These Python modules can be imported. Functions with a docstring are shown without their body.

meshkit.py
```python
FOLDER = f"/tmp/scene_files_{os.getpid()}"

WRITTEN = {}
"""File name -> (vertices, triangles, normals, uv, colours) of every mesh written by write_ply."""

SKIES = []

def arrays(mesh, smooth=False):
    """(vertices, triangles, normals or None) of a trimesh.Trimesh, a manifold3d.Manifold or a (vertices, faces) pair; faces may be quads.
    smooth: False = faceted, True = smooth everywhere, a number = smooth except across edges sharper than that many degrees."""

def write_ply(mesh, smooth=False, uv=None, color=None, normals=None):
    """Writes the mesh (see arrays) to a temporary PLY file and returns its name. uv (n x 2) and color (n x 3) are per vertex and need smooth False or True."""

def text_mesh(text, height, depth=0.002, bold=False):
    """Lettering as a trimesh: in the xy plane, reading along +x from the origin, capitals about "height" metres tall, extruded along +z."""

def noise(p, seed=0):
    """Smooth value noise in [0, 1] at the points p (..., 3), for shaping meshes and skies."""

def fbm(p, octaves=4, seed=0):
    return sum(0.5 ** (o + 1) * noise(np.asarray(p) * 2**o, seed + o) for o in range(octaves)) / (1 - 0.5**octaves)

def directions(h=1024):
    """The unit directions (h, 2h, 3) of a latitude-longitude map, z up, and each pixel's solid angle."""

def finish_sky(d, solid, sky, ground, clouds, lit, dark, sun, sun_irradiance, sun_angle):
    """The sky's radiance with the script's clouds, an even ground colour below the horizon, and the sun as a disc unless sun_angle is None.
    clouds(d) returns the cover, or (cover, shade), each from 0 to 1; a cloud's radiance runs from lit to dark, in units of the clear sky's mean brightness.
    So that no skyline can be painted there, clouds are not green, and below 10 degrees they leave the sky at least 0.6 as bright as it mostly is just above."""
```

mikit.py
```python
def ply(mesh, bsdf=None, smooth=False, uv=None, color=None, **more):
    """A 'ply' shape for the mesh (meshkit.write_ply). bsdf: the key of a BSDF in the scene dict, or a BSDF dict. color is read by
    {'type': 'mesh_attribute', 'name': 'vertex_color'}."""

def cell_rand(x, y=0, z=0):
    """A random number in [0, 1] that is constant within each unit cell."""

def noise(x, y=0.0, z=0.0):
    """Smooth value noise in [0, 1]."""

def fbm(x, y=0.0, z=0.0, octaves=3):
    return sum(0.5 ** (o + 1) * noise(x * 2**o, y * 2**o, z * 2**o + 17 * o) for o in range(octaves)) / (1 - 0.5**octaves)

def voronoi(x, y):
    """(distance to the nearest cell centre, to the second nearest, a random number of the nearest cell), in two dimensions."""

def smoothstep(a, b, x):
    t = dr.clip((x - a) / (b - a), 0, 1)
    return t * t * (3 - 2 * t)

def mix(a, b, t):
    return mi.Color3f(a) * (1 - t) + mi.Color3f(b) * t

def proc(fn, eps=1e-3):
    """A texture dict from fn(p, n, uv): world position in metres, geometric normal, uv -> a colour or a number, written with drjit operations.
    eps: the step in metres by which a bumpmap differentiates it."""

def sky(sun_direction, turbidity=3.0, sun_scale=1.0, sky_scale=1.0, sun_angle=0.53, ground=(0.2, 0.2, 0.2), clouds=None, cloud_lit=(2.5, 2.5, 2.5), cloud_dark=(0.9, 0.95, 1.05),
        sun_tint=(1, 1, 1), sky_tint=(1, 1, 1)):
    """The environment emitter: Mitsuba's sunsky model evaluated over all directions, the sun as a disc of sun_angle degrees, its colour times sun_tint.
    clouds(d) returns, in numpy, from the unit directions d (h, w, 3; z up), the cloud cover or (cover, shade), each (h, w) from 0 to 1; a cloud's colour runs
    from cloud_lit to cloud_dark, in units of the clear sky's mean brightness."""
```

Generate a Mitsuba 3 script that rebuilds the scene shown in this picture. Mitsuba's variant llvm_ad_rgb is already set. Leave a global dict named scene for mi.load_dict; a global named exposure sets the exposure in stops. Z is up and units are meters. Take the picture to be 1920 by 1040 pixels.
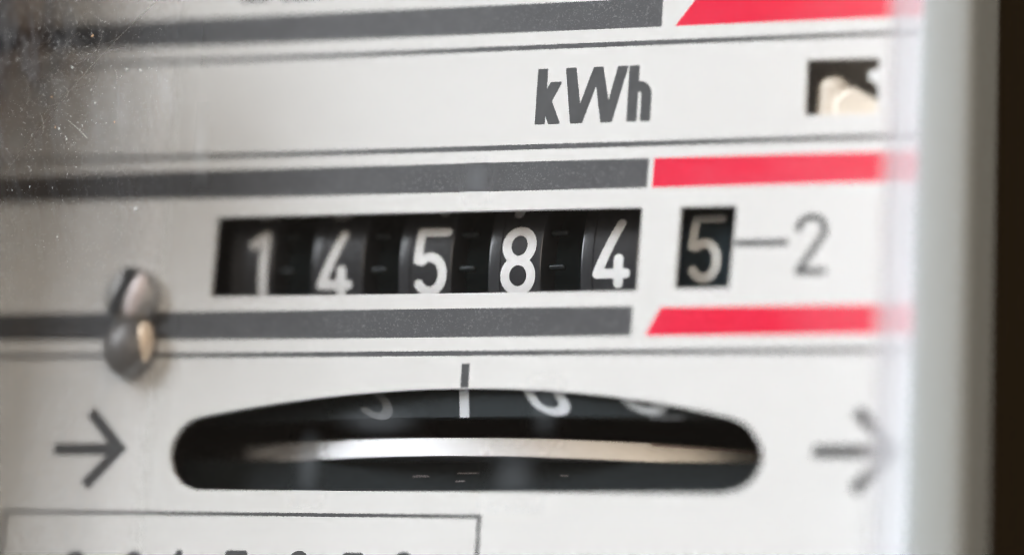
import math
import numpy as np
import trimesh
import manifold3d as m3
import mitsuba as mi
import mikit
import meshkit
import drjit as dr
from shapely.geometry import Polygon, LineString, MultiPolygon, Point, box as sbox
from shapely.ops import unary_union
from shapely import affinity
from mikit import noise, fbm, smoothstep, mix

T = mi.ScalarTransform4f
MM = 0.001
scene, labels = {}, {}
# face coordinates used below: X to the right, Y up, W out of the dial towards the viewer, in millimetres


def P(x, y, w):
    return [x * MM, -w * MM, y * MM]


# ------------------------------------------------------------------ camera, light, exposure
exposure = 0.0
scene['camera'] = {
    'type': 'thinlens', 'fov': 15.683, 'fov_axis': 'x', 'aperture_radius': 0.0112, 'focus_distance': 0.2716,
    'near_clip': 0.02, 'far_clip': 20.0,
    'to_world': T().look_at(origin=P(100.624, -54.311, 244.592), target=[0, 0, 0], up=[0.014625, -0.211005, 0.977375])}


def lamp(name, az, el, dist, w, h, rgb, label, cat):
    a, e = math.radians(az), math.radians(el)
    d = np.array([math.sin(a) * math.cos(e), -math.cos(a) * math.cos(e), math.sin(e)])
    tw = T().look_at(origin=(d * dist).tolist(), target=[0, 0, 0], up=[0, 0, 1]) @ T().scale([w / 2, h / 2, 1])
    scene[name] = {'type': 'rectangle', 'to_world': tw, 'emitter': {'type': 'area', 'radiance': {'type': 'rgb', 'value': rgb}},
                   'bsdf': {'type': 'diffuse', 'reflectance': {'type': 'rgb', 'value': [0.5, 0.5, 0.5]}}}
    labels[name] = {'label': label, 'category': cat}


lamp('softbox_lamp', -56, 36, 0.80, 0.50, 0.62, [14.0, 14.8, 15.6], 'large white softbox lamp lighting the dial from the upper left', 'lamp')
lamp('warm_wall_fill', 24, 17, 0.95, 1.10, 0.42, [1.72, 1.45, 1.15], 'wide dim warm panel added as fill in place of an unseen beige wall', 'lamp')  # added fill panel standing in for a beige room wall
scene['room_light'] = {'type': 'constant', 'radiance': {'type': 'rgb', 'value': [0.118, 0.100, 0.085]}}

# ------------------------------------------------------------------ materials


def rgb(*c):
    return {'type': 'rgb', 'value': list(c)}


def bump(inner, fn, scale, eps=2e-5):
    return {'type': 'bumpmap', 'arbitrary': {**mikit.proc(fn, eps)}, 'scale': scale, 'bsdf': inner}


def grain(p, n, uv):
    return 0.6 * noise(p.x * 9000, p.z * 9000, p.y * 9000) + 0.4 * noise(p.x * 17000, p.z * 17000, p.y * 17000 + 5)


def paint_grain(p, n, uv):
    return fbm(p.x * 2600, p.z * 2600, p.y * 2600, octaves=3)


def plate_tone(p, n, uv):
    t = fbm(p.x * 130, p.z * 90, 3.0, octaves=3)
    return mix((0.86, 0.86, 0.855), (0.83, 0.828, 0.82), t)


def ink_tone(p, n, uv):
    t = fbm(p.x * 700, p.z * 700, 7.0, octaves=3)
    s = smoothstep(0.66, 0.95, noise(p.x * 12000, p.z * 12000, 2.0))  # sparkle of the ink grain painted as pale specks
    return mix((0.034, 0.036, 0.042), (0.054, 0.057, 0.064), t) + mi.Color3f(0.10) * s


def thin_ink_tone(p, n, uv):
    t = fbm(p.x * 900, p.z * 900, 4.0, octaves=3)
    return mix((0.062, 0.066, 0.070), (0.088, 0.092, 0.097), t)


def red_tone(p, n, uv):
    t = fbm(p.x * 500, p.z * 700, 5.0, octaves=3)
    u = smoothstep(0.45, 0.75, fbm(p.x * 120, p.z * 260, 8.0, octaves=3))
    w = smoothstep(0.75, 0.95, noise(p.x * 9000, p.z * 9000, 6.0))
    return mix(mix((0.93, 0.006, 0.050), (0.90, 0.018, 0.070), t), (0.92, 0.060, 0.115), u * 0.7) + mi.Color3f(0.0, 0.05, 0.05) * w


def plastic_tone(p, n, uv):
    t = fbm(p.x * 260, p.z * 260, p.y * 260, octaves=3)
    return mix((0.008, 0.014, 0.017), (0.013, 0.021, 0.024), t)


def drum_tone(p, n, uv):
    t = fbm(p.x * 1500, p.z * 300, p.y * 300, octaves=3)
    return mix((0.024, 0.027, 0.031), (0.044, 0.048, 0.055), t)


def mark_tone(p, n, uv):
    t = smoothstep(0.52, 0.75, fbm(p.x * 500, p.z * 5000, p.y * 500, octaves=3))
    return mix((0.45, 0.45, 0.46), (0.95, 0.95, 0.95), t)


def wall_tone(p, n, uv):
    t = fbm(p.x * 60, p.z * 8, p.y * 60, octaves=4)
    return mix((0.020, 0.012, 0.004), (0.055, 0.038, 0.022), t)


scene['plate_paint'] = bump({'type': 'principled', 'base_color': mikit.proc(plate_tone), 'roughness': 0.55, 'specular': 0.3}, paint_grain, 3e-6)
scene['ink'] = bump({'type': 'principled', 'base_color': mikit.proc(ink_tone), 'roughness': 0.48, 'specular': 0.75}, grain, 1.6e-5)
scene['ink_plain'] = bump({'type': 'principled', 'base_color': mikit.proc(thin_ink_tone), 'roughness': 0.5, 'specular': 0.4}, grain, 0.5e-5)
scene['red_ink'] = bump({'type': 'principled', 'base_color': mikit.proc(red_tone), 'roughness': 0.55, 'specular': 0.2}, grain, 0.5e-5)
scene['black_plastic'] = {'type': 'principled', 'base_color': mikit.proc(plastic_tone), 'roughness': 0.30, 'specular': 0.5}
scene['drum_plastic'] = {'type': 'principled', 'base_color': mikit.proc(drum_tone), 'roughness': 0.24, 'specular': 0.8}
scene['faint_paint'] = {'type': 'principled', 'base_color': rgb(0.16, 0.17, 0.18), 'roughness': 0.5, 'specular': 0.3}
scene['dull_mark'] = {'type': 'principled', 'base_color': mikit.proc(mark_tone), 'roughness': 0.45}
scene['coppery_reflection'] = {'type': 'principled', 'base_color': rgb(0.40, 0.26, 0.20), 'roughness': 0.5}  # reflection at the upper right of the rim, painted as colour
scene['strip_black'] = {'type': 'principled', 'base_color': rgb(0.008, 0.016, 0.020), 'roughness': 0.5, 'specular': 0.3}
scene['matt_black'] = {'type': 'twosided', 'bsdf': {'type': 'principled', 'base_color': rgb(0.011, 0.024, 0.031), 'roughness': 0.7, 'specular': 0.2}}
scene['digit_paint'] = {'type': 'principled', 'base_color': rgb(0.90, 0.91, 0.92), 'roughness': 0.45, 'specular': 0.4}
scene['old_digit_paint'] = {'type': 'principled', 'base_color': rgb(0.80, 0.80, 0.77), 'roughness': 0.45, 'specular': 0.4}
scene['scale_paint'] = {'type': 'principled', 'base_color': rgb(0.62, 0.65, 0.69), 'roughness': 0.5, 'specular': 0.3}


def brushed(p, n, uv):
    return fbm(p.x * 90, p.z * 14000, p.y * 90, octaves=3)




def warm_reflection_weight(p, n, uv):  # puts the warm reflection on the right of the rim into its colour
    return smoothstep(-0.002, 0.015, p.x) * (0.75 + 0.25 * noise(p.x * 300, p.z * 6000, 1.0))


scene['polished_aluminium'] = {'type': 'blendbsdf', 'weight': mikit.proc(warm_reflection_weight),
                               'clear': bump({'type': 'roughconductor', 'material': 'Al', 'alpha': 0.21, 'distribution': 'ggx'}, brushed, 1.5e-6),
                               'dull': {'type': 'principled', 'base_color': rgb(0.90, 0.82, 0.70), 'roughness': 0.35, 'metallic': 0.35}}  # beige tone painted in for reflected warm light
scene['chrome'] = {'type': 'roughconductor', 'material': 'Cr', 'alpha': 0.08, 'distribution': 'ggx', 'specular_reflectance': rgb(1.0, 0.97, 0.94)}
scene['dark_steel'] = {'type': 'principled', 'base_color': rgb(0.20, 0.19, 0.185), 'roughness': 0.42, 'metallic': 0.4}
scene['grey_steel'] = {'type': 'principled', 'base_color': rgb(0.42, 0.41, 0.40), 'roughness': 0.42, 'metallic': 0.5}
scene['highlight_steel'] = {'type': 'principled', 'base_color': rgb(0.90, 0.80, 0.79), 'roughness': 0.40, 'metallic': 0.3}  # pinkish highlight of the screw head, painted as its own piece
scene['tan_reflection'] = {'type': 'principled', 'base_color': rgb(0.88, 0.70, 0.52), 'roughness': 0.42, 'metallic': 0.3}  # warm reflection on the rivet, painted as a tan piece
scene['dark_slot'] = {'type': 'principled', 'base_color': rgb(0.02, 0.022, 0.024), 'roughness': 0.5}
scene['cream_plastic'] = {'type': 'principled', 'base_color': rgb(0.80, 0.71, 0.60), 'roughness': 0.25, 'specular': 0.7}
scene['case_plastic'] = {'type': 'principled', 'base_color': rgb(0.645, 0.695, 0.695), 'roughness': 0.55, 'specular': 0.3}
scene['brown_plastic'] = {'type': 'principled', 'base_color': rgb(0.030, 0.018, 0.005), 'roughness': 0.6, 'specular': 0.2}
scene['wall_paint'] = {'type': 'principled', 'base_color': mikit.proc(wall_tone), 'roughness': 0.8, 'specular': 0.2}
scene['clear_plastic'] = {'type': 'thindielectric', 'int_ior': 1.42, 'ext_ior': 1.0}
scene['milky_plastic'] = {'type': 'mask', 'opacity': 0.72, 'bsdf': {'type': 'principledthin', 'base_color': rgb(0.87, 0.87, 0.91), 'roughness': 0.4, 'diff_trans': 1.1}}
scene['dust'] = {'type': 'twosided', 'bsdf': {'type': 'diffuse', 'reflectance': rgb(0.66, 0.66, 0.66)}}
scene['rusty_dust'] = {'type': 'twosided', 'bsdf': {'type': 'diffuse', 'reflectance': rgb(0.62, 0.40, 0.26)}}


def scratch_film(p, n, uv):
    return 0.25 + 0.55 * noise(p.x * 1500, p.z * 1500, 4.0)


scene['scratch_edge'] = {'type': 'mask', 'opacity': mikit.proc(scratch_film), 'bsdf': {'type': 'twosided', 'bsdf': {'type': 'diffuse', 'reflectance': rgb(0.62, 0.60, 0.58)}}}


def grime_shade(p, n, uv):  # dirt film, also darkened to paint the shade at the upper left
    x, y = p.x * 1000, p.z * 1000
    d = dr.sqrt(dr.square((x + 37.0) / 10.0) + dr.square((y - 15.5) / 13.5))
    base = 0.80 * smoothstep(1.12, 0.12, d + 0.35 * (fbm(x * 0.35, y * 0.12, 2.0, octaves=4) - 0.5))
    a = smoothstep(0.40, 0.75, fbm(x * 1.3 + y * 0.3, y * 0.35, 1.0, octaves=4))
    shade_tint = 0.11 * smoothstep(-23.6, -25.6, x + 0.9 * (fbm(x * 0.2, y * 0.25, 3.0) - 0.5) + 0.0035 * dr.square(y))  # brown shade at the left painted as a thin tint
    return dr.clip(base * (0.80 + 0.45 * a) + shade_tint * (1 - base), 0, 0.9)


def grime_shade_tone(p, n, uv):  # dirt colours, near black so the film also carries painted shade
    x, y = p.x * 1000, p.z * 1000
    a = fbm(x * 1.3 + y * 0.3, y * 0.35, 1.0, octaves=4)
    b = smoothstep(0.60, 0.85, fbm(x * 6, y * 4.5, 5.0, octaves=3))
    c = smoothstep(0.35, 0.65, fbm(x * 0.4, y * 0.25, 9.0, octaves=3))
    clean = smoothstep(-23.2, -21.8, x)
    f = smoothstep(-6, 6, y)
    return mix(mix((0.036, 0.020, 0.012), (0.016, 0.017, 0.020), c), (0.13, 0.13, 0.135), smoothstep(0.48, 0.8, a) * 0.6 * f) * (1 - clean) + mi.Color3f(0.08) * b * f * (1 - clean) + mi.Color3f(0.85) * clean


def streak(p, n, uv):
    e = smoothstep(0.0, 0.5, uv.x) * smoothstep(1.0, 0.5, uv.x) * smoothstep(0.0, 0.4, uv.y) * smoothstep(1.0, 0.6, uv.y)
    a = 0.55 + 0.9 * (fbm(p.x * 1500, p.z * 500, 8.0, octaves=3) - 0.5)
    return dr.clip(e * a, 0, 1) * 0.30


def smear(p, n, uv):
    r = dr.sqrt(dr.square(uv.x - 0.5) + dr.square(uv.y - 0.5)) * 2
    return 0.13 * smoothstep(1.0, 0.0, r)


for nm, fn, col in (('grime_shade_film', grime_shade, mikit.proc(grime_shade_tone)), ('streak_film', streak, rgb(0.74, 0.76, 0.78)), ('smear_film', smear, rgb(0.50, 0.56, 0.62))):
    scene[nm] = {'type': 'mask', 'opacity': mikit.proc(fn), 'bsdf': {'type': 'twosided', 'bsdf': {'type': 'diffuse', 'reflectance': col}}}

for k_, d_ in list(scene.items()):
    if d_.get('type') in ('principled', 'bumpmap', 'roughconductor', 'blendbsdf'):
        scene[k_] = {'type': 'twosided', 'bsdf': d_}

# ------------------------------------------------------------------ helpers
rng = np.random.default_rng(11)


def key_for(base):
    if base not in scene:
        return base
    k = 1
    while f'{base}_{k:03d}' in scene:
        k += 1
    return f'{base}_{k:03d}'


def add(base, mesh, bsdf, smooth=False, label=None, stuff=False, **more):
    k = key_for(base)
    scene[k] = mikit.ply(mesh, bsdf, smooth=smooth, **more)
    if label or stuff:
        labels[k] = {}
        if label:
            labels[k]['label'] = label
        if stuff:
            labels[k]['kind'] = 'stuff'
    return k


def geoms(g):
    return [x for x in getattr(g, 'geoms', [g]) if not x.is_empty and x.area > 1e-9]


def flat(g, w0, w1):
    """A polygon in face millimetres, extruded from W = w0 to w1."""
    ms = []
    for q in geoms(g):
        m = trimesh.creation.extrude_polygon(q, w1 - w0, engine='earcut')
        v = m.vertices.copy()
        m = trimesh.Trimesh(np.stack([v[:, 0], -(v[:, 2] + w0), v[:, 1]], 1) * MM, m.faces, process=False)
        ms.append(m)
    m = trimesh.util.concatenate(ms)
    m.fix_normals()
    return m


def rough_edge(g, step=0.07, amp=0.02, seed=0):
    """The ragged edge of screen-printed ink."""
    def ring(r):
        c = np.array(r.segmentize(step).coords)[:-1]
        n = (meshkit.noise(np.stack([c[:, 0] * 9, c[:, 1] * 9, c[:, 0] * 0 + seed], 1)) - 0.5)
        n2 = (meshkit.noise(np.stack([c[:, 0] * 9, c[:, 1] * 9, c[:, 0] * 0 + seed + 40.5], 1)) - 0.5)
        return c + np.stack([n, n2], 1) * 2 * amp
    return unary_union([Polygon(ring(q.exterior), [ring(i) for i in q.interiors]).buffer(0) for q in geoms(g)])


def stroke(pts, w, cap='round', join='round'):
    return LineString(pts).buffer(w / 2, cap_style=cap, join_style=join, quad_segs=10)


def arc(cx, cy, rx, ry, a0, a1, n=28):
    a = np.radians(np.linspace(a0, a1, n))
    return [(cx + rx * math.cos(t), cy + ry * math.sin(t)) for t in a]


def glyph(ch, w=0.70):
    """Narrow industrial numerals, 5.2 high, about 2.8 wide, left edge at 0, foot at 0."""
    h = w / 2
    L, R, B, U = h, 2.75 - h, h, 5.2 - h
    cx = 1.375
    rx = R - cx
    if ch == '1':
        return unary_union([stroke([(1.7, 0.0), (1.7, U)], w, 'flat'), stroke([(0.55, U - 0.95), (1.68, U)], w, 'flat'), Point(1.7, U).buffer(h * 0.9)])
    if ch == '4':
        return unary_union([stroke([(1.95, 4.9), (0.35, 1.08), (2.55, 1.08)], w), stroke([(1.98, 2.15), (1.98, 0.38)], w * 1.05)])
    if ch == '5':
        return unary_union([stroke([(2.55, U), (0.50, U), (0.40, 2.70)], w * 0.95), stroke([(0.40, 2.70)] + arc(cx, 1.62, rx, 1.28, 128, -145, 40), w)])
    if ch == '8':
        return unary_union([LineString(arc(cx, 3.72, rx * 0.96, U - 3.72, 0, 360, 48)).buffer(h), LineString(arc(cx, 1.47, rx, 1.47 - B, 0, 360, 48)).buffer(h)])
    if ch == '7':
        return unary_union([stroke([(0.3, U), (2.45, U), (0.95, 0.1)], w)])
    if ch == '3':
        return unary_union([stroke(arc(cx, 3.85, rx * 0.92, U - 3.85, 160, -80), w), stroke(arc(cx, 1.52, rx, 1.52 - B, 85, -160), w)])
    if ch == '0':
        return unary_union([LineString(arc(cx, U - 1.0, rx, 1.0, 0, 180) + arc(cx, B + 1.0, rx, 1.0, 180, 360) + [(R, U - 1.0)]).buffer(h)])
    if ch == '6':
        return unary_union([LineString(arc(cx, 1.55, rx, 1.55 - B, 0, 360, 48)).buffer(h), stroke([(2.2, U), (1.4, 4.2), (0.5, 2.4), (L, 1.55)], w)])
    if ch == '9':
        return affinity.rotate(glyph('6', w), 180, origin=(cx, 2.6))
    if ch == '2':
        return unary_union([stroke(arc(cx, U - rx, rx, rx, 175, -25, 24) + [(0.38, B), (2.55, B)], w)])
    raise ValueError(ch)


M_ = 'electricity_meter'
labels[M_] = {'label': 'white faced electricity meter with black number drums behind a scratched clear cover', 'category': 'electricity meter'}
FP = M_ + '__face_plate'

# ------------------------------------------------------------------ setting
wall = trimesh.creation.box([1.2, 0.02, 1.2])
wall.apply_translation([0, 0.112, 0])
scene['wall'] = mikit.ply(wall, 'wall_paint')
labels['wall'] = {'label': 'dark brown wall behind the meter', 'category': 'wall', 'kind': 'structure'}

# ------------------------------------------------------------------ case: grey frame round the dial
W_CASE = -9.0


def rounded_case():
    """A tray with a raised left rim and a rounded right flange, swept along Z by a profile in X, W."""
    prof = [(30.9, -9), (30.9, 1.2), (31.2, 1.8), (31.8, 2.0), (33.6, 2.0), (34.35, 1.95), (34.75, 1.8), (34.95, 1.5), (35.0, 1.0), (35.0, -5), (30.9, -5)]
    m = trimesh.creation.extrude_polygon(Polygon(prof), 120, engine='earcut')
    x, w, z = m.vertices[:, 0], m.vertices[:, 1], m.vertices[:, 2] - 60
    x = x - 0.45 - 0.020 * z * np.where(x < 33, 0.7, 1.1)      # the moulded flange runs slightly askew
    m = trimesh.Trimesh(np.stack([x, -w, z], 1) * MM, m.faces, process=False)
    m.fix_normals()
    return m


add(M_ + '__side_flange', rounded_case(), 'case_plastic', smooth=40, label='rounded grey plastic flange along the right edge of the meter')
RIM_X = -48.6


def shading_rim():  # unseen rim, added and sloped to cast shade on the left of the dial
    prof = [(-12, -12), (0, 0)]
    hull = m3.Manifold.hull_points(np.array([P(x, z, w) for (x, z, w) in [
        (RIM_X, 62, -12), (RIM_X, -62, -12), (RIM_X - 9, 62, -12), (RIM_X - 9, -62, -12),
        (RIM_X, 62, 22.0), (RIM_X, -62, 6.5), (RIM_X - 0.8, 62, 23.0), (RIM_X - 0.8, -62, 7.5),
        (RIM_X - 8.2, 62, 23.0), (RIM_X - 8.2, -62, 5.0), (RIM_X - 9, 62, 22.0), (RIM_X - 9, -62, 4.0)]]))
    return hull


add(M_ + '__added_rim', shading_rim(), 'case_plastic', label='unseen grey rim added at the left edge to shade the dial')

body = trimesh.creation.box([97.5 * MM, 88 * MM, 116 * MM])
body.apply_translation(P(-7.2, 0, -5.0 - 44))
body.faces = body.faces[body.face_normals[:, 1] > -0.5]        # a shell, open at the front
add(M_ + '__body_shell', body, 'brown_plastic', label='dark brown body shell of the meter')
front = sbox(-56, -58, 41.5, 58).difference(sbox(-49.5, -50, 31.5, 50))
add(M_ + '__front_frame', flat(front, -6.0, -5.0), 'brown_plastic')
for s_ in (-1, 1):
    bar = trimesh.creation.box([78 * MM, 18 * MM, 8 * MM])
    bar.apply_translation(P(-9.5, s_ * 53, 4))
    add(M_ + '__end_rail', bar, 'case_plastic')

# ------------------------------------------------------------------ face plate with its openings
WIN = [(-24.35, -1.13), (9.70, -1.13), (9.78, 5.02), (-24.30, 5.02)]
SW = [(12.55, -1.01), (16.68, -1.01), (16.93, 4.98), (12.68, 4.98)]
TW = [(21.57, 11.42), (26.97, 11.40), (26.97, 15.53), (21.57, 15.55)]
disc_top = [(-24.9, -10.33), (-18.91, -9.37), (-12.1, -8.55), (-7.5, -8.26), (-3.3, -8.17), (1.54, -8.27), (6.65, -8.60), (12.07, -9.28), (17.9, -10.45)]
t = np.linspace(0, 1, 60)
cs = np.polyfit([q[0] for q in disc_top], [q[1] for q in disc_top], 4)
xs = np.linspace(-24.4, 17.6, 70)
disc_window = Polygon([(x, np.polyval(cs, x)) for x in xs] + [(18.7, -11.0), (19.5, -12.0), (19.85, -12.9), (19.75, -13.9), (19.2, -14.8), (18.3, -15.45), (17.0, -15.74)]
                      + [(-24.2, -15.74), (-25.4, -15.3), (-26.2, -14.4), (-26.6, -13.2), (-26.45, -12.1), (-25.9, -11.1), (-25.2, -10.55)]).buffer(0.5, quad_segs=8).buffer(-1.0, quad_segs=8).buffer(0.5, quad_segs=8)


def soft_rect(q, r=0.12):
    return Polygon(q).buffer(-r).buffer(r, quad_segs=5)


plate = sbox(-50, -50, 30.25, 50)
for g in (soft_rect(WIN), soft_rect(SW), soft_rect(TW), disc_window):
    plate = plate.difference(g)
add(FP, flat(plate, -0.6, 0.0), 'plate_paint', label='white painted dial plate with black, grey and red print')
INK0, INK1 = 0.0, 0.035


def printed(name, g, mat='ink', label=None, amp=0.016, seed=0, step=0.08):
    return add(f'{FP}__{name}', flat(rough_edge(g, step, amp, seed), INK0 - 0.02, INK1), mat, label=label)


XL = -50.0
printed('grey_band', Polygon([(XL, 18.42), (10.43, 18.42), (10.43, 20.58), (XL, 20.58)]), label='grey printed band at the top of the dial')
printed('grey_band', Polygon([(XL, 6.44), (10.03, 6.44), (10.08, 8.60), (XL, 8.60)]), label='grey printed band above the row of number drums', seed=1)
printed('grey_band', Polygon([(XL, -4.40), (9.47, -4.40), (9.50, -2.28), (XL, -2.28)]), label='grey printed band below the row of number drums', seed=2)
RX = 30.15
printed('red_band', Polygon([(11.49, 18.42), (RX, 18.42), (RX, 20.55), (13.1, 20.55)]), 'red_ink', 'red printed band at the top right of the dial')
printed('red_band', Polygon([(10.42, 6.44), (RX, 6.44), (RX, 8.60), (10.49, 8.60)]), 'red_ink', 'red printed band above the decimal drum')
printed('red_band', Polygon([(10.56, -4.42), (RX, -4.42), (RX, -2.38), (11.65, -2.38)]), 'red_ink', 'red printed band below the decimal drum')
for y, th in ((17.23, 0.36), (9.70, 0.38), (-5.60, 0.36)):
    printed('thin_line', sbox(XL, y - th / 2, RX, y + th / 2), 'ink', amp=0.03, seed=y)
frame_line = sbox(-40.2, -40, -1.12, -17.40).buffer(0.3).buffer(-0.3).difference(sbox(-39.9, -41, -1.40, -17.66))
printed('box_outline', frame_line, 'ink_plain', 'thin grey outline box at the bottom left of the dial', amp=0.04)
printed('tick_mark', sbox(-3.43, -8.12, -2.82, -6.37), 'ink_plain', 'grey tick mark above the disc window')
printed('connecting_line', sbox(16.98, 1.97, 20.88, 2.43), 'ink_plain', 'thin grey dash leading from the decimal drum to the 2', amp=0.01)
two = affinity.translate(affinity.scale(glyph('2', 0.56), 2.40 / 2.75, 4.42 / 5.2, origin=(0, 0)), 21.38, -0.17)
printed('numeral', two, 'ink_plain', 'grey printed numeral 2', amp=0.01)
for s, lab in ((0, 'grey arrow pointing right, left of the disc window'), (1, 'grey arrow pointing right, right of the disc window')):
    x0, x1 = ((-36.33, -30.2), (23.5, 29.75))[s]
    g = unary_union([stroke([(x0, -12.75), (x1 - 0.5, -12.72)], 0.92, 'flat'),
                     stroke([(x1 - 3.25, -9.85), (x1 - 0.55, -12.70), (x1 - 3.25, -15.5)], 0.92, 'flat', 'mitre')])
    printed('arrow', g, 'ink_plain', lab, amp=0.01)
# kWh: bold condensed capitals 4.1 high
kb, kt, sw = 11.37, 15.57, 0.80


def clip(g, y0, y1):
    return g.intersection(sbox(-99, y0, 99, y1))


k_g = unary_union([sbox(1.02, kb, 1.80, kt), clip(stroke([(1.5, 12.55), (2.75, 14.95)], 0.82, 'flat'), kb, 14.55), clip(stroke([(1.75, 13.2), (2.75, 10.9)], 0.86, 'flat'), kb, 14.6)])
W_g = unary_union([Polygon(q) for q in ([(3.20, kt), (4.02, kt), (4.72, kb), (3.78, kb)], [(3.98, kb), (4.72, kb), (6.12, kt), (5.38, kt)],
                                        [(5.38, kt), (6.12, kt), (7.02, kb), (6.14, kb)], [(6.30, kb), (7.02, kb), (8.08, kt), (7.26, kt)])])
h_g = unary_union([sbox(8.15, kb, 8.93, kt), stroke([(9.58, 11.0), (9.58, 13.25)] + arc(9.02, 13.3, 0.56, 0.70, 10, 150, 14), 0.78, 'flat').intersection(sbox(8.2, kb, 11, 14.5))])
for nm, g in (('k', k_g), ('W', W_g), ('h', h_g)):
    printed('letter', g.buffer(-0.1).buffer(0.1), 'ink_plain', f'grey printed letter {nm} of the unit kWh', amp=0.012)
# row of characters cut by the lower edge of the picture, and two feet at its top edge
for x, w, y, ch in ((-34.55, 1.75, -20.42, '9'), (-29.5, 1.5, -20.38, '0'), (-26.3, 1.75, -20.30, '4'), (-21.2, 1.65, -20.22, '7'), (-16.1, 1.65, -20.18, '8'), (-11.7, 1.5, -20.27, '7'), (-7.7, 1.5, -20.15, '0')):
    g = affinity.translate(affinity.scale(glyph(ch, 0.85), w / 2.75, 2.9 / 5.2, origin=(0, 0)), x, y - 2.9)
    printed('small_character', g, 'ink_plain', amp=0.015)
printed('small_character', sbox(-23.6, 21.8, -21.4, 24.6).difference(sbox(-23.0, 22.5, -21.3, 24.0)), 'ink_plain')
printed('small_character', sbox(-20.4, 21.75, -17.2, 22.3), 'ink_plain')

# ------------------------------------------------------------------ inner housing and registers


def quadbox(x0, x1, y0, y1, w0, w1):
    """An open black box, its front (W = w1) open."""
    b = trimesh.creation.box([(x1 - x0) * MM, (w1 - w0) * MM, (y1 - y0) * MM])
    b.apply_translation(P((x0 + x1) / 2, (y0 + y1) / 2, (w0 + w1) / 2))
    keep = b.face_normals[:, 1] > -0.5
    return trimesh.Trimesh(b.vertices, b.faces[keep], process=False)


add(M_ + '__register_housing', quadbox(-26.5, 20.5, -6.5, 10.5, -24, -0.62), 'matt_black')
add(M_ + '__pinion_housing', quadbox(20.8, 28.5, 9.8, 17.5, -16, -0.62), 'matt_black')
add(M_ + '__disc_housing', quadbox(-45.5, 30.4, -17.6, -6.8, -89, -0.62), 'matt_black')
DR, DY = 9.9, 1.75
DW = -2.0 - DR
D_AX = DW


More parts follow.
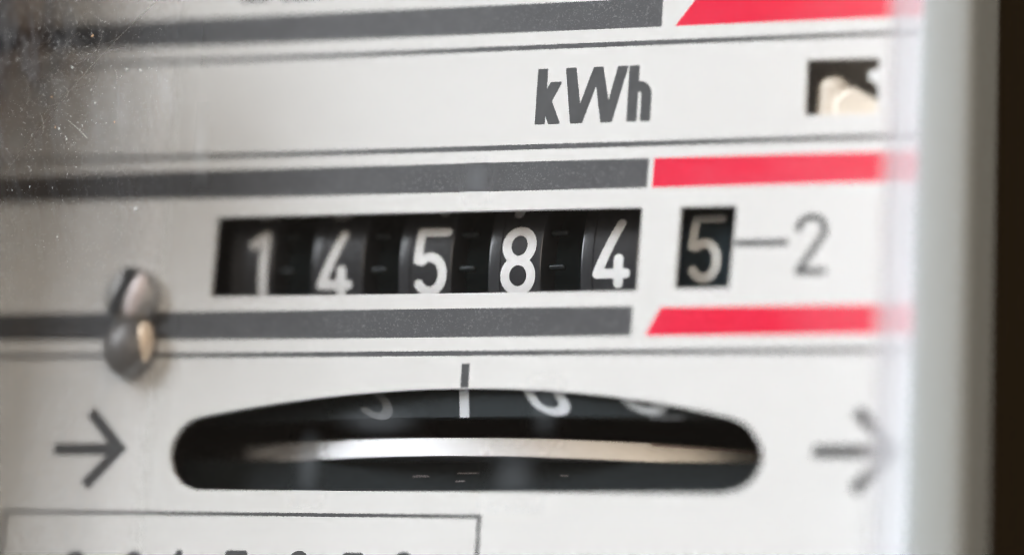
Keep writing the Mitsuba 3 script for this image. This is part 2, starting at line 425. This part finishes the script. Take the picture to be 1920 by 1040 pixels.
def on_drum(g, x0, ang, lift, depth, cell=0.35):
    """Wrap a flat glyph (foot at 0, height 5.2) round a drum: its middle at the angle ang (degrees, up from the front)."""
    ms = []
    for q in geoms(g):
        m = trimesh.creation.extrude_polygon(q, depth, engine='earcut')
        v, f = trimesh.remesh.subdivide_to_size(m.vertices, m.faces, cell)
        a = math.radians(ang) + (v[:, 1] - 2.6) / DR
        r = DR + lift + v[:, 2]
        ms.append(trimesh.Trimesh(np.stack([v[:, 0] + x0, -(D_AX + r * np.cos(a)), DY + r * np.sin(a)], 1) * MM, f, process=False))
    m = trimesh.util.concatenate(ms)
    m.fix_normals()
    return m


def lathe_x(prof, n=128):
    """prof: (x, radius) pairs, revolved round the drum axis."""
    a = np.linspace(0, 2 * np.pi, n, endpoint=False)
    v = np.array([[x, -(D_AX + r * math.cos(t)), DY + r * math.sin(t)] for x, r in prof for t in a]) * MM
    f = []
    for i in range(len(prof) - 1):
        for j in range(n):
            k = (j + 1) % n
            f += [[i * n + j, i * n + k, (i + 1) * n + k], [i * n + j, (i + 1) * n + k, (i + 1) * n + j]]
    m = trimesh.Trimesh(v, np.array(f), process=False)
    m.fix_normals()
    return m


def drum(x0, x1, shown, ang, gx, label, paint='digit_paint', gw=1.0, mat='drum_plastic'):
    k = add(M_ + '__number_drum', lathe_x([(x0, 5.0), (x0, DR - 0.25), (x0 + 0.08, DR - 0.06), (x0 + 0.2, DR), (x0 + 0.95, DR), (x0 + 1.0, DR - 0.12), (x0 + 1.1, DR - 0.12), (x0 + 1.15, DR),
                                            (x1 - 0.2, DR), (x1 - 0.08, DR - 0.06), (x1, DR - 0.25), (x1, 5.0)]), mat, smooth=35, label=label)
    for s in (-1, 0, 1):
        ch = str((shown + s) % 10)
        add(k + '__digit', on_drum(affinity.scale(glyph(ch), gw, 1, origin=(0, 0)), gx, ang - 36 * s, -0.01, 0.04), paint, label=f'white numeral {ch}' if s == 0 else None)


drums = [(-23.9, -20.25, 1, 0.2, -22.75), (-17.10, -12.75, 4, -0.8, -16.55), (-9.97, -5.62, 5, 0.0, -8.78), (-2.80, 1.47, 8, -0.3, -1.75), (4.45, 8.95, 4, 2.2, 5.47)]
names = ['first', 'second', 'third', 'fourth', 'fifth']
for i, (x0, x1, ch, ang, gx) in enumerate(drums):
    drum(x0, x1, ch, ang, gx, f'black number drum showing {ch}, {names[i]} from the left')
drum(11.2, 15.95, 5, 3.9, 12.65, 'black decimal drum showing a dim 5 in the small window', 'old_digit_paint', 0.95, 'matt_black')
# hubs between the drums with a transfer pinion tooth each
ends = [(-20.2, -17.15), (-12.7, -10.02), (-5.57, -2.85), (1.52, 4.40)]
for a, b in ends:
    add(M_ + '__drum_hub', lathe_x([(a, 3.0), (a, DR - 2.6), (b, DR - 2.6), (b, 3.0)]), 'matt_black', smooth=35)
    for k, an in enumerate((-30, -6, 14, 34)):
        c = trimesh.creation.capsule(height=0.9, radius=0.26, count=[12, 12])
        c.apply_transform(trimesh.transformations.rotation_matrix(np.pi / 2, [0, 1, 0]))
        a_ = math.radians(an)
        c.apply_scale(MM)
        c.apply_translation(P(a + 0.85, DY + (DR - 2.4) * math.sin(a_) + 0.35, D_AX + (DR - 2.4) * math.cos(a_) + 1.6))
        add(M_ + '__pinion_tooth', c, 'black_plastic', smooth=True)

# ------------------------------------------------------------------ rotor disc and the scale ring above it
XD, RD, WD = -4.2, 43.0, -2.45


def lathe_z(prof, n=400, xc=XD, wc=WD - RD):
    a = np.linspace(0, 2 * np.pi, n, endpoint=False)
    v = np.array([[xc + r * math.sin(t), -(wc + r * math.cos(t)), z] for r, z in prof for t in a]) * MM
    f = []
    for i in range(len(prof) - 1):
        for j in range(n):
            k = (j + 1) % n
            f += [[i * n + j, i * n + k, (i + 1) * n + k], [i * n + j, (i + 1) * n + k, (i + 1) * n + j]]
    m = trimesh.Trimesh(v, np.array(f), process=False)
    m.fix_normals()
    return m


disc = lathe_z([(0.01, -11.32), (RD - 0.1, -11.32), (RD, -11.40), (RD, -12.71), (RD - 0.1, -12.80), (0.01, -12.80)])
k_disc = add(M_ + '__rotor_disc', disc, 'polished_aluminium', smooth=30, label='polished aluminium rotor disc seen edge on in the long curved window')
# scratches and burrs at the left of the rim
for i in range(26):
    th = math.radians(rng.uniform(-26, -15))
    z = rng.uniform(-12.68, -11.45)
    ln = rng.uniform(0.1, 0.9)
    m = trimesh.creation.box([ln * MM, 0.02 * MM, rng.uniform(0.03, 0.10) * MM])
    m.apply_transform(trimesh.transformations.rotation_matrix(th, [0, 0, 1]))
    m.apply_translation(P(XD + RD * math.sin(th), z, WD - RD + RD * math.cos(th)))
    add(k_disc + '__rim_burr', m, 'chrome')
XS, RS, WS = 4.0, 150.0, -0.72          # a gently curved scale strip close behind the plate


def on_ring(g, xa, ztop, shear, lift=0.02):
    ms = []
    for q in geoms(g):
        m = trimesh.creation.extrude_polygon(q, 0.04, engine='earcut')
        v, f = trimesh.remesh.subdivide_to_size(m.vertices, m.faces, 0.5)
        z = ztop - (5.2 - v[:, 1]) * 0.8
        x = xa + v[:, 0] + shear * (ztop - z)
        th = (x - XS) / RS
        r = RS + lift + v[:, 2]
        ms.append(trimesh.Trimesh(np.stack([XS + r * np.sin(th), -(WS - RS + r * np.cos(th)), z], 1) * MM, f, process=False))
    m = trimesh.util.concatenate(ms)
    m.fix_normals()
    return m


th = np.linspace(-0.195, 0.15, 60)
outer = [(XS + RS * math.sin(t), WS - RS + RS * math.cos(t)) for t in th]
inner = [(XS + (RS - 1.2) * math.sin(t), WS - RS + (RS - 1.2) * math.cos(t)) for t in th[::-1]]
sp = trimesh.creation.extrude_polygon(Polygon(outer + inner), 4.0, engine='earcut')
sp = trimesh.Trimesh(np.stack([sp.vertices[:, 0], -sp.vertices[:, 1], sp.vertices[:, 2] - 10.12], 1) * MM, sp.faces, process=False)
sp.fix_normals()
k_ring = add(M_ + '__scale_strip', sp, 'strip_black', smooth=30, label='curved black scale strip with white numerals at the top of the disc window')
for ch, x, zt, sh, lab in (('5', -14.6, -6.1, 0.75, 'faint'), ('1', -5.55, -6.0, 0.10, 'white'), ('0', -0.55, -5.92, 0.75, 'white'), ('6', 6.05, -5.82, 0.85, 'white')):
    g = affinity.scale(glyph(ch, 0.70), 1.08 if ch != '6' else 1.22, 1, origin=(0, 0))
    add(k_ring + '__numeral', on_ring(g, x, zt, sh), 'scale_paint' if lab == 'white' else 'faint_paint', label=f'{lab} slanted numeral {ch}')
add(k_ring + '__dash', on_ring(sbox(0, 4.9, 2.5, 5.1), 11.0, -10.02, 0.0), 'faint_paint')
baf = trimesh.creation.box([50 * MM, 1 * MM, 4.3 * MM])
baf.apply_translation(P(-3, -14.9, -5.1))
k_b = add(M_ + '__lower_baffle', baf, 'strip_black')
for x0, x1, z in ((-8.7, -7.4, -13.9), (-5.1, -3.4, -13.65), (-5.25, -4.5, -14.25), (3.0, 3.6, -13.8)):
    m = trimesh.creation.box([(x1 - x0) * MM, 0.1 * MM, 0.06 * MM])
    m.apply_transform(trimesh.transformations.rotation_matrix(-0.02, [0, 1, 0]))
    m.apply_translation(P((x0 + x1) / 2, z, -4.58))
    add(k_b + '__scratch', m, 'chrome')  # thin bright slivers added in place of glints inside the window


def rim_strip(t0, t1, z0, z1, lift):
    a = np.radians(np.linspace(t0, t1, 40))
    rr = RD + lift
    v = np.array([[XD + rr * math.sin(t), -(WD - RD + rr * math.cos(t)), z] for t in a for z in (z0, z1)]) * MM
    f = []
    for i in range(len(a) - 1):
        f += [[2 * i, 2 * i + 2, 2 * i + 3], [2 * i, 2 * i + 3, 2 * i + 1]]
    return trimesh.Trimesh(v, np.array(f), process=False)


add(k_disc + '__rim_mark', rim_strip(-27.0, -16.5, -12.70, -11.41, 0.02), 'dull_mark', smooth=True, label='dull scratched mark at the left of the disc rim')
add(k_disc + '__rim_reflection', rim_strip(19.0, 38.0, -11.57, -11.41, 0.02), 'coppery_reflection', smooth=True, label='painted coppery reflection along the upper right of the disc rim')

# ------------------------------------------------------------------ cream pinion in the upper right window


def lump(pts, r):
    s = trimesh.creation.icosphere(subdivisions=3, radius=r).vertices
    return m3.Manifold.hull_points(np.vstack([s + np.array(p) for p in pts]))


def xw(x, y, w):
    return (x, -w, y)


pin = lump([xw(22.9, 13.7, -1.8), xw(23.3, 13.75, -1.8), xw(22.8, 9, -1.8), xw(23.9, 9, -1.8), xw(22.9, 13.8, -5), xw(23.3, 13.8, -5)], 0.95)
pin += lump([xw(24.70, 13.15, -1.4), xw(23.9, 12.6, -1.3), xw(27.6, 11.5, -1.6), xw(23.9, 9, -1.3), xw(27.6, 9, -1.8)], 0.6)
tip = lump([xw(26.3, 14.5, -1.3), xw(27.4, 13.7, -1.3), xw(27.6, 14.9, -1.3)], 0.5)
pm = pin.refine_to_length(0.3).to_mesh()
pin = trimesh.Trimesh(pm.vert_properties[:, :3] * MM, pm.tri_verts, process=False)
add(M_ + '__pinion', pin, 'cream_plastic', smooth=50, label='cream plastic pinion teeth in the square window')
pm = tip.refine_to_length(0.3).to_mesh()
add(M_ + '__pinion_pawl', trimesh.Trimesh(pm.vert_properties[:, :3] * MM, pm.tri_verts, process=False), 'digit_paint', smooth=50, label='white pawl tip in the square window')

# ------------------------------------------------------------------ slotted screw and the rivet under it


def dome(xc, yc, rx, ry, h, base=0.8):
    s = trimesh.creation.icosphere(subdivisions=4, radius=1.0)
    v = s.vertices.copy()
    w = np.where(v[:, 2] > 0, base + np.sign(v[:, 2]) * np.abs(v[:, 2]) ** 0.8 * h, v[:, 2] * base * 0 + 0)
    w = np.where(v[:, 2] <= 0, -0.3, w)
    out = np.stack([xc + rx * v[:, 0], -w, yc + ry * v[:, 1]], 1) * MM
    m = trimesh.Trimesh(out, s.faces, process=False)
    m.fix_normals()
    return m


def lens(xc, yc, w, rx, ry, rw, turn):
    m = trimesh.creation.icosphere(subdivisions=3, radius=1.0)
    v = m.vertices * [rx, ry, rw]
    a = math.radians(turn)
    x, y = v[:, 0] * math.cos(a) + v[:, 1] * math.sin(a), -v[:, 0] * math.sin(a) + v[:, 1] * math.cos(a)
    m = trimesh.Trimesh(np.stack([xc + x, -(w + v[:, 2]), yc + y], 1) * MM, m.faces, process=False)
    m.fix_normals()
    return m


k_s = add(M_ + '__screw', dome(-30.45, -1.15, 2.15, 2.2, 0.9), 'grey_steel', smooth=50, label='domed slotted metal screw head on the left of the dial')
sl = trimesh.creation.box([0.75 * MM, 0.7 * MM, 3.7 * MM])
sl.apply_transform(trimesh.transformations.rotation_matrix(math.radians(22), [0, 1, 0]))
sl.apply_translation(P(-30.85, -1.0, 1.45))
add(k_s + '__slot', sl, 'dark_slot')
add(k_s + '__painted_highlight', lens(-29.75, -1.2, 1.45, 0.72, 1.75, 0.45, 17), 'highlight_steel', smooth=True, label='painted highlight right of the slot')
k_r = add(M_ + '__rivet', dome(-30.3, -5.2, 1.95, 2.2, 1.5), 'dark_steel', smooth=50, label='dark domed rivet with a painted tan reflection on the right, just below the slotted screw')
add(k_r + '__painted_reflection', lens(-28.95, -4.85, 1.15, 0.85, 1.65, 0.75, 4), 'tan_reflection', smooth=True, label='painted warm reflection on the right of the rivet')

# ------------------------------------------------------------------ clear cover
CX = 30.35


def cw(x):
    return 13.2 - (x + 46.0) * 0.072          # the pane stands a little further out on the left


CV = M_ + '__clear_cover'


def strip(prof, z0, z1):
    v, f = [], []
    for x, w in prof:
        v += [P(x, z0, w), P(x, z1, w)]
    for i in range(len(prof) - 1):
        f += [[2 * i, 2 * i + 2, 2 * i + 3], [2 * i, 2 * i + 3, 2 * i + 1]]
    return trimesh.Trimesh(np.array(v), np.array(f), process=False)


r = 0.5
corner = [(CX - r + r * math.sin(a), cw(CX - r) - r + r * math.cos(a)) for a in np.linspace(0, np.pi / 2, 10)]
add(CV, strip([(RIM_X + 0.02, cw(RIM_X)), (CX - r, cw(CX - r))], -48, 48), 'clear_plastic', label='clear plastic cover pane, dusty and scratched at its upper left')
add(CV + '__side_wall', strip(corner + [(CX, 0.02)], -48, 48), 'milky_plastic', smooth=True, label='milky moulded side wall of the clear cover at the right')


def film(x0, x1, y0, y1, w, lean=0.0):
    v = np.array([P(x, y, cw(x) + w) for x, y in ((x0 - lean, y0), (x1 - lean, y0), (x1 + lean, y1), (x0 + lean, y1))])
    return trimesh.Trimesh(v, np.array([[0, 1, 2], [0, 2, 3]]), process=False), np.array([[0, 0], [1, 0], [1, 1], [0, 1.0]])


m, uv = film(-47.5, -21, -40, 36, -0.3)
add(CV + '__grime_shade', m, 'grime_shade_film', uv=uv, label='patchy film of dirt and painted shade on the upper left of the cover')
for x, y0, y1, wd, ln in ((-23.6, 9.0, 14.5, 1.7, -0.8), (-27.2, 8.0, 13.5, 1.9, -0.9), (-29.0, 7, 13, 1.6, -0.6), (-32.0, 7, 15, 2.0, -0.5), (-20.6, 4.5, 11, 1.6, -0.4)):
    m, uv = film(x - wd / 2, x + wd / 2, y0, y1, -0.6, ln)
    add(CV + '__streak', m, 'streak_film', uv=uv)
for x, y, sx, sy in ((4.9, -16.0, 4.2, 4.6), (-10.2, -15.5, 2.4, 6.0), (-5.2, -12.3, 7.5, 2.6), (6.9, -11.4, 2.2, 4.6), (0.75, 4.8, 2.0, 3.5)):
    m, uv = film(x - sx / 2, x + sx / 2, y - sy / 2, y + sy / 2, -0.3)
    add(CV + '__smear', m, 'smear_film', uv=uv)


def ribbon(pts, wd, w):
    """A thin raised thread on the pane."""
    pts = np.asarray(pts, float)
    t = np.gradient(pts, axis=0)
    t /= np.linalg.norm(t, axis=1, keepdims=True) + 1e-9
    nrm = np.stack([-t[:, 1], t[:, 0]], 1)
    wv = wd / 2 * np.linspace(0.6, 1, len(pts))[:, None]
    v, f = [], []
    for a, b in zip(pts - nrm * wv, pts + nrm * wv):
        c = (a + b) / 2
        v += [P(a[0], a[1], w + cw(a[0])), P(c[0], c[1], w + 0.03 + cw(c[0])), P(b[0], b[1], w + cw(b[0]))]
    for i in range(len(pts) - 1):
        for s in (0, 1):
            a, b, c, d = 3 * i + s, 3 * i + s + 1, 3 * i + s + 4, 3 * i + s + 3
            f += [[a, d, c], [a, c, b]]
    return trimesh.Trimesh(np.array(v), np.array(f), process=False)


def wiggle(a, b, bend, n=14):
    a, b = np.array(a, float), np.array(b, float)
    s = np.linspace(0, 1, n)[:, None]
    d = b - a
    return a + d * s + np.array([-d[1], d[0]]) * bend * np.sin(np.pi * s)


add(CV + '__scratch', ribbon(wiggle((-35.6, 5.5), (-23.8, 19.4), 0.03, 40), 0.05, 0.15), 'scratch_edge', label='long fine diagonal scratch across the upper left of the cover')
for a, b, bend, wd in (((-30.9, 9.6), (-29.2, 8.2), 0.02, 0.07), ((-33.2, 10.2), (-32.8, 8.6), 0.1, 0.05), ((-30.7, 12.6), (-29.0, 13.9), -0.15, 0.035), ((-27.6, 13.5), (-27.3, 12.2), 0.12, 0.04), ((-29, 14.4), (-26.8, 15.0), 0.06, 0.04), ((-31.4, 12.1), (-31.2, 11.3), 0.3, 0.06), ((-34.5, 14.2), (-33.2, 15.6), 0.05, 0.04)):
    add(CV + '__scratch', ribbon(wiggle(a, b, bend), wd, 0.15), 'scratch_edge')


for i in range(22):
    x, y, a, ln = rng.normal(-31.5, 2.6), rng.normal(13.5, 3.2), rng.normal(0.9, 0.7), rng.uniform(0.4, 2.6)
    add(CV + '__scratch', ribbon(wiggle((x, y), (x + ln * math.cos(a), y + ln * math.sin(a)), rng.uniform(-0.2, 0.2), 10), rng.uniform(0.018, 0.034), 0.15), 'scratch_edge')


def specks(n, x, y, sx, sy, rmin, rmax, stretch=1.0):
    ms = []
    base = trimesh.creation.icosphere(subdivisions=1, radius=1.0)
    for i in range(n):
        px, py = rng.normal(x, sx), rng.normal(y, sy)
        if not (RIM_X + 1 < px < 20):
            continue
        rr = rmin * (rmax / rmin) ** (rng.random() ** 2.2)
        v = base.vertices * (1 + rng.uniform(-0.3, 0.3, (len(base.vertices), 1))) * rr
        v = v * [1.0, rng.uniform(0.7, 1.3 * stretch), 0.6]
        a = rng.uniform(0, np.pi)
        v = np.stack([v[:, 0] * math.cos(a) - v[:, 1] * math.sin(a), v[:, 0] * math.sin(a) + v[:, 1] * math.cos(a), v[:, 2]], 1)
        ms.append(trimesh.Trimesh(np.stack([px + v[:, 0], -(cw(px) + 0.04 + v[:, 2]), py + v[:, 1]], 1) * MM, base.faces, process=False))
    return trimesh.util.concatenate(ms)


add(CV + '__dust', trimesh.util.concatenate([specks(900, -32.0, 14.0, 2.6, 3.6, 0.010, 0.040, 2.0), specks(160, -32, 7, 2.5, 3, 0.010, 0.045, 2.0), specks(120, -28, 15, 3, 2, 0.010, 0.035, 2.0)]), 'dust', stuff=True, label='fine white dust specks on the upper left of the cover')
for x, y, rr in ((-26.6, 13.4, 0.12), (-25.5, 13.3, 0.12), (-24.9, 2.9, 0.17), (-31.6, 9.0, 0.10), (-30.9, 8.2, 0.09), (-31.0, 13.6, 0.13), (-29.3, 11.9, 0.08), (-28.9, 10.9, 0.09)):
    add(CV + '__dust_speck', specks(1, x, y, 0.01, 0.01, rr * 0.95, rr), 'dust')
for x, y in ((-27.2, 9.4), (-31.9, 9.1), (-32.4, 11.4), (-29.6, 16.0)):
    add(CV + '__rust_speck', specks(1, x, y, 0.01, 0.01, 0.07, 0.09), 'rusty_dust', label='tiny orange rust speck on the cover')
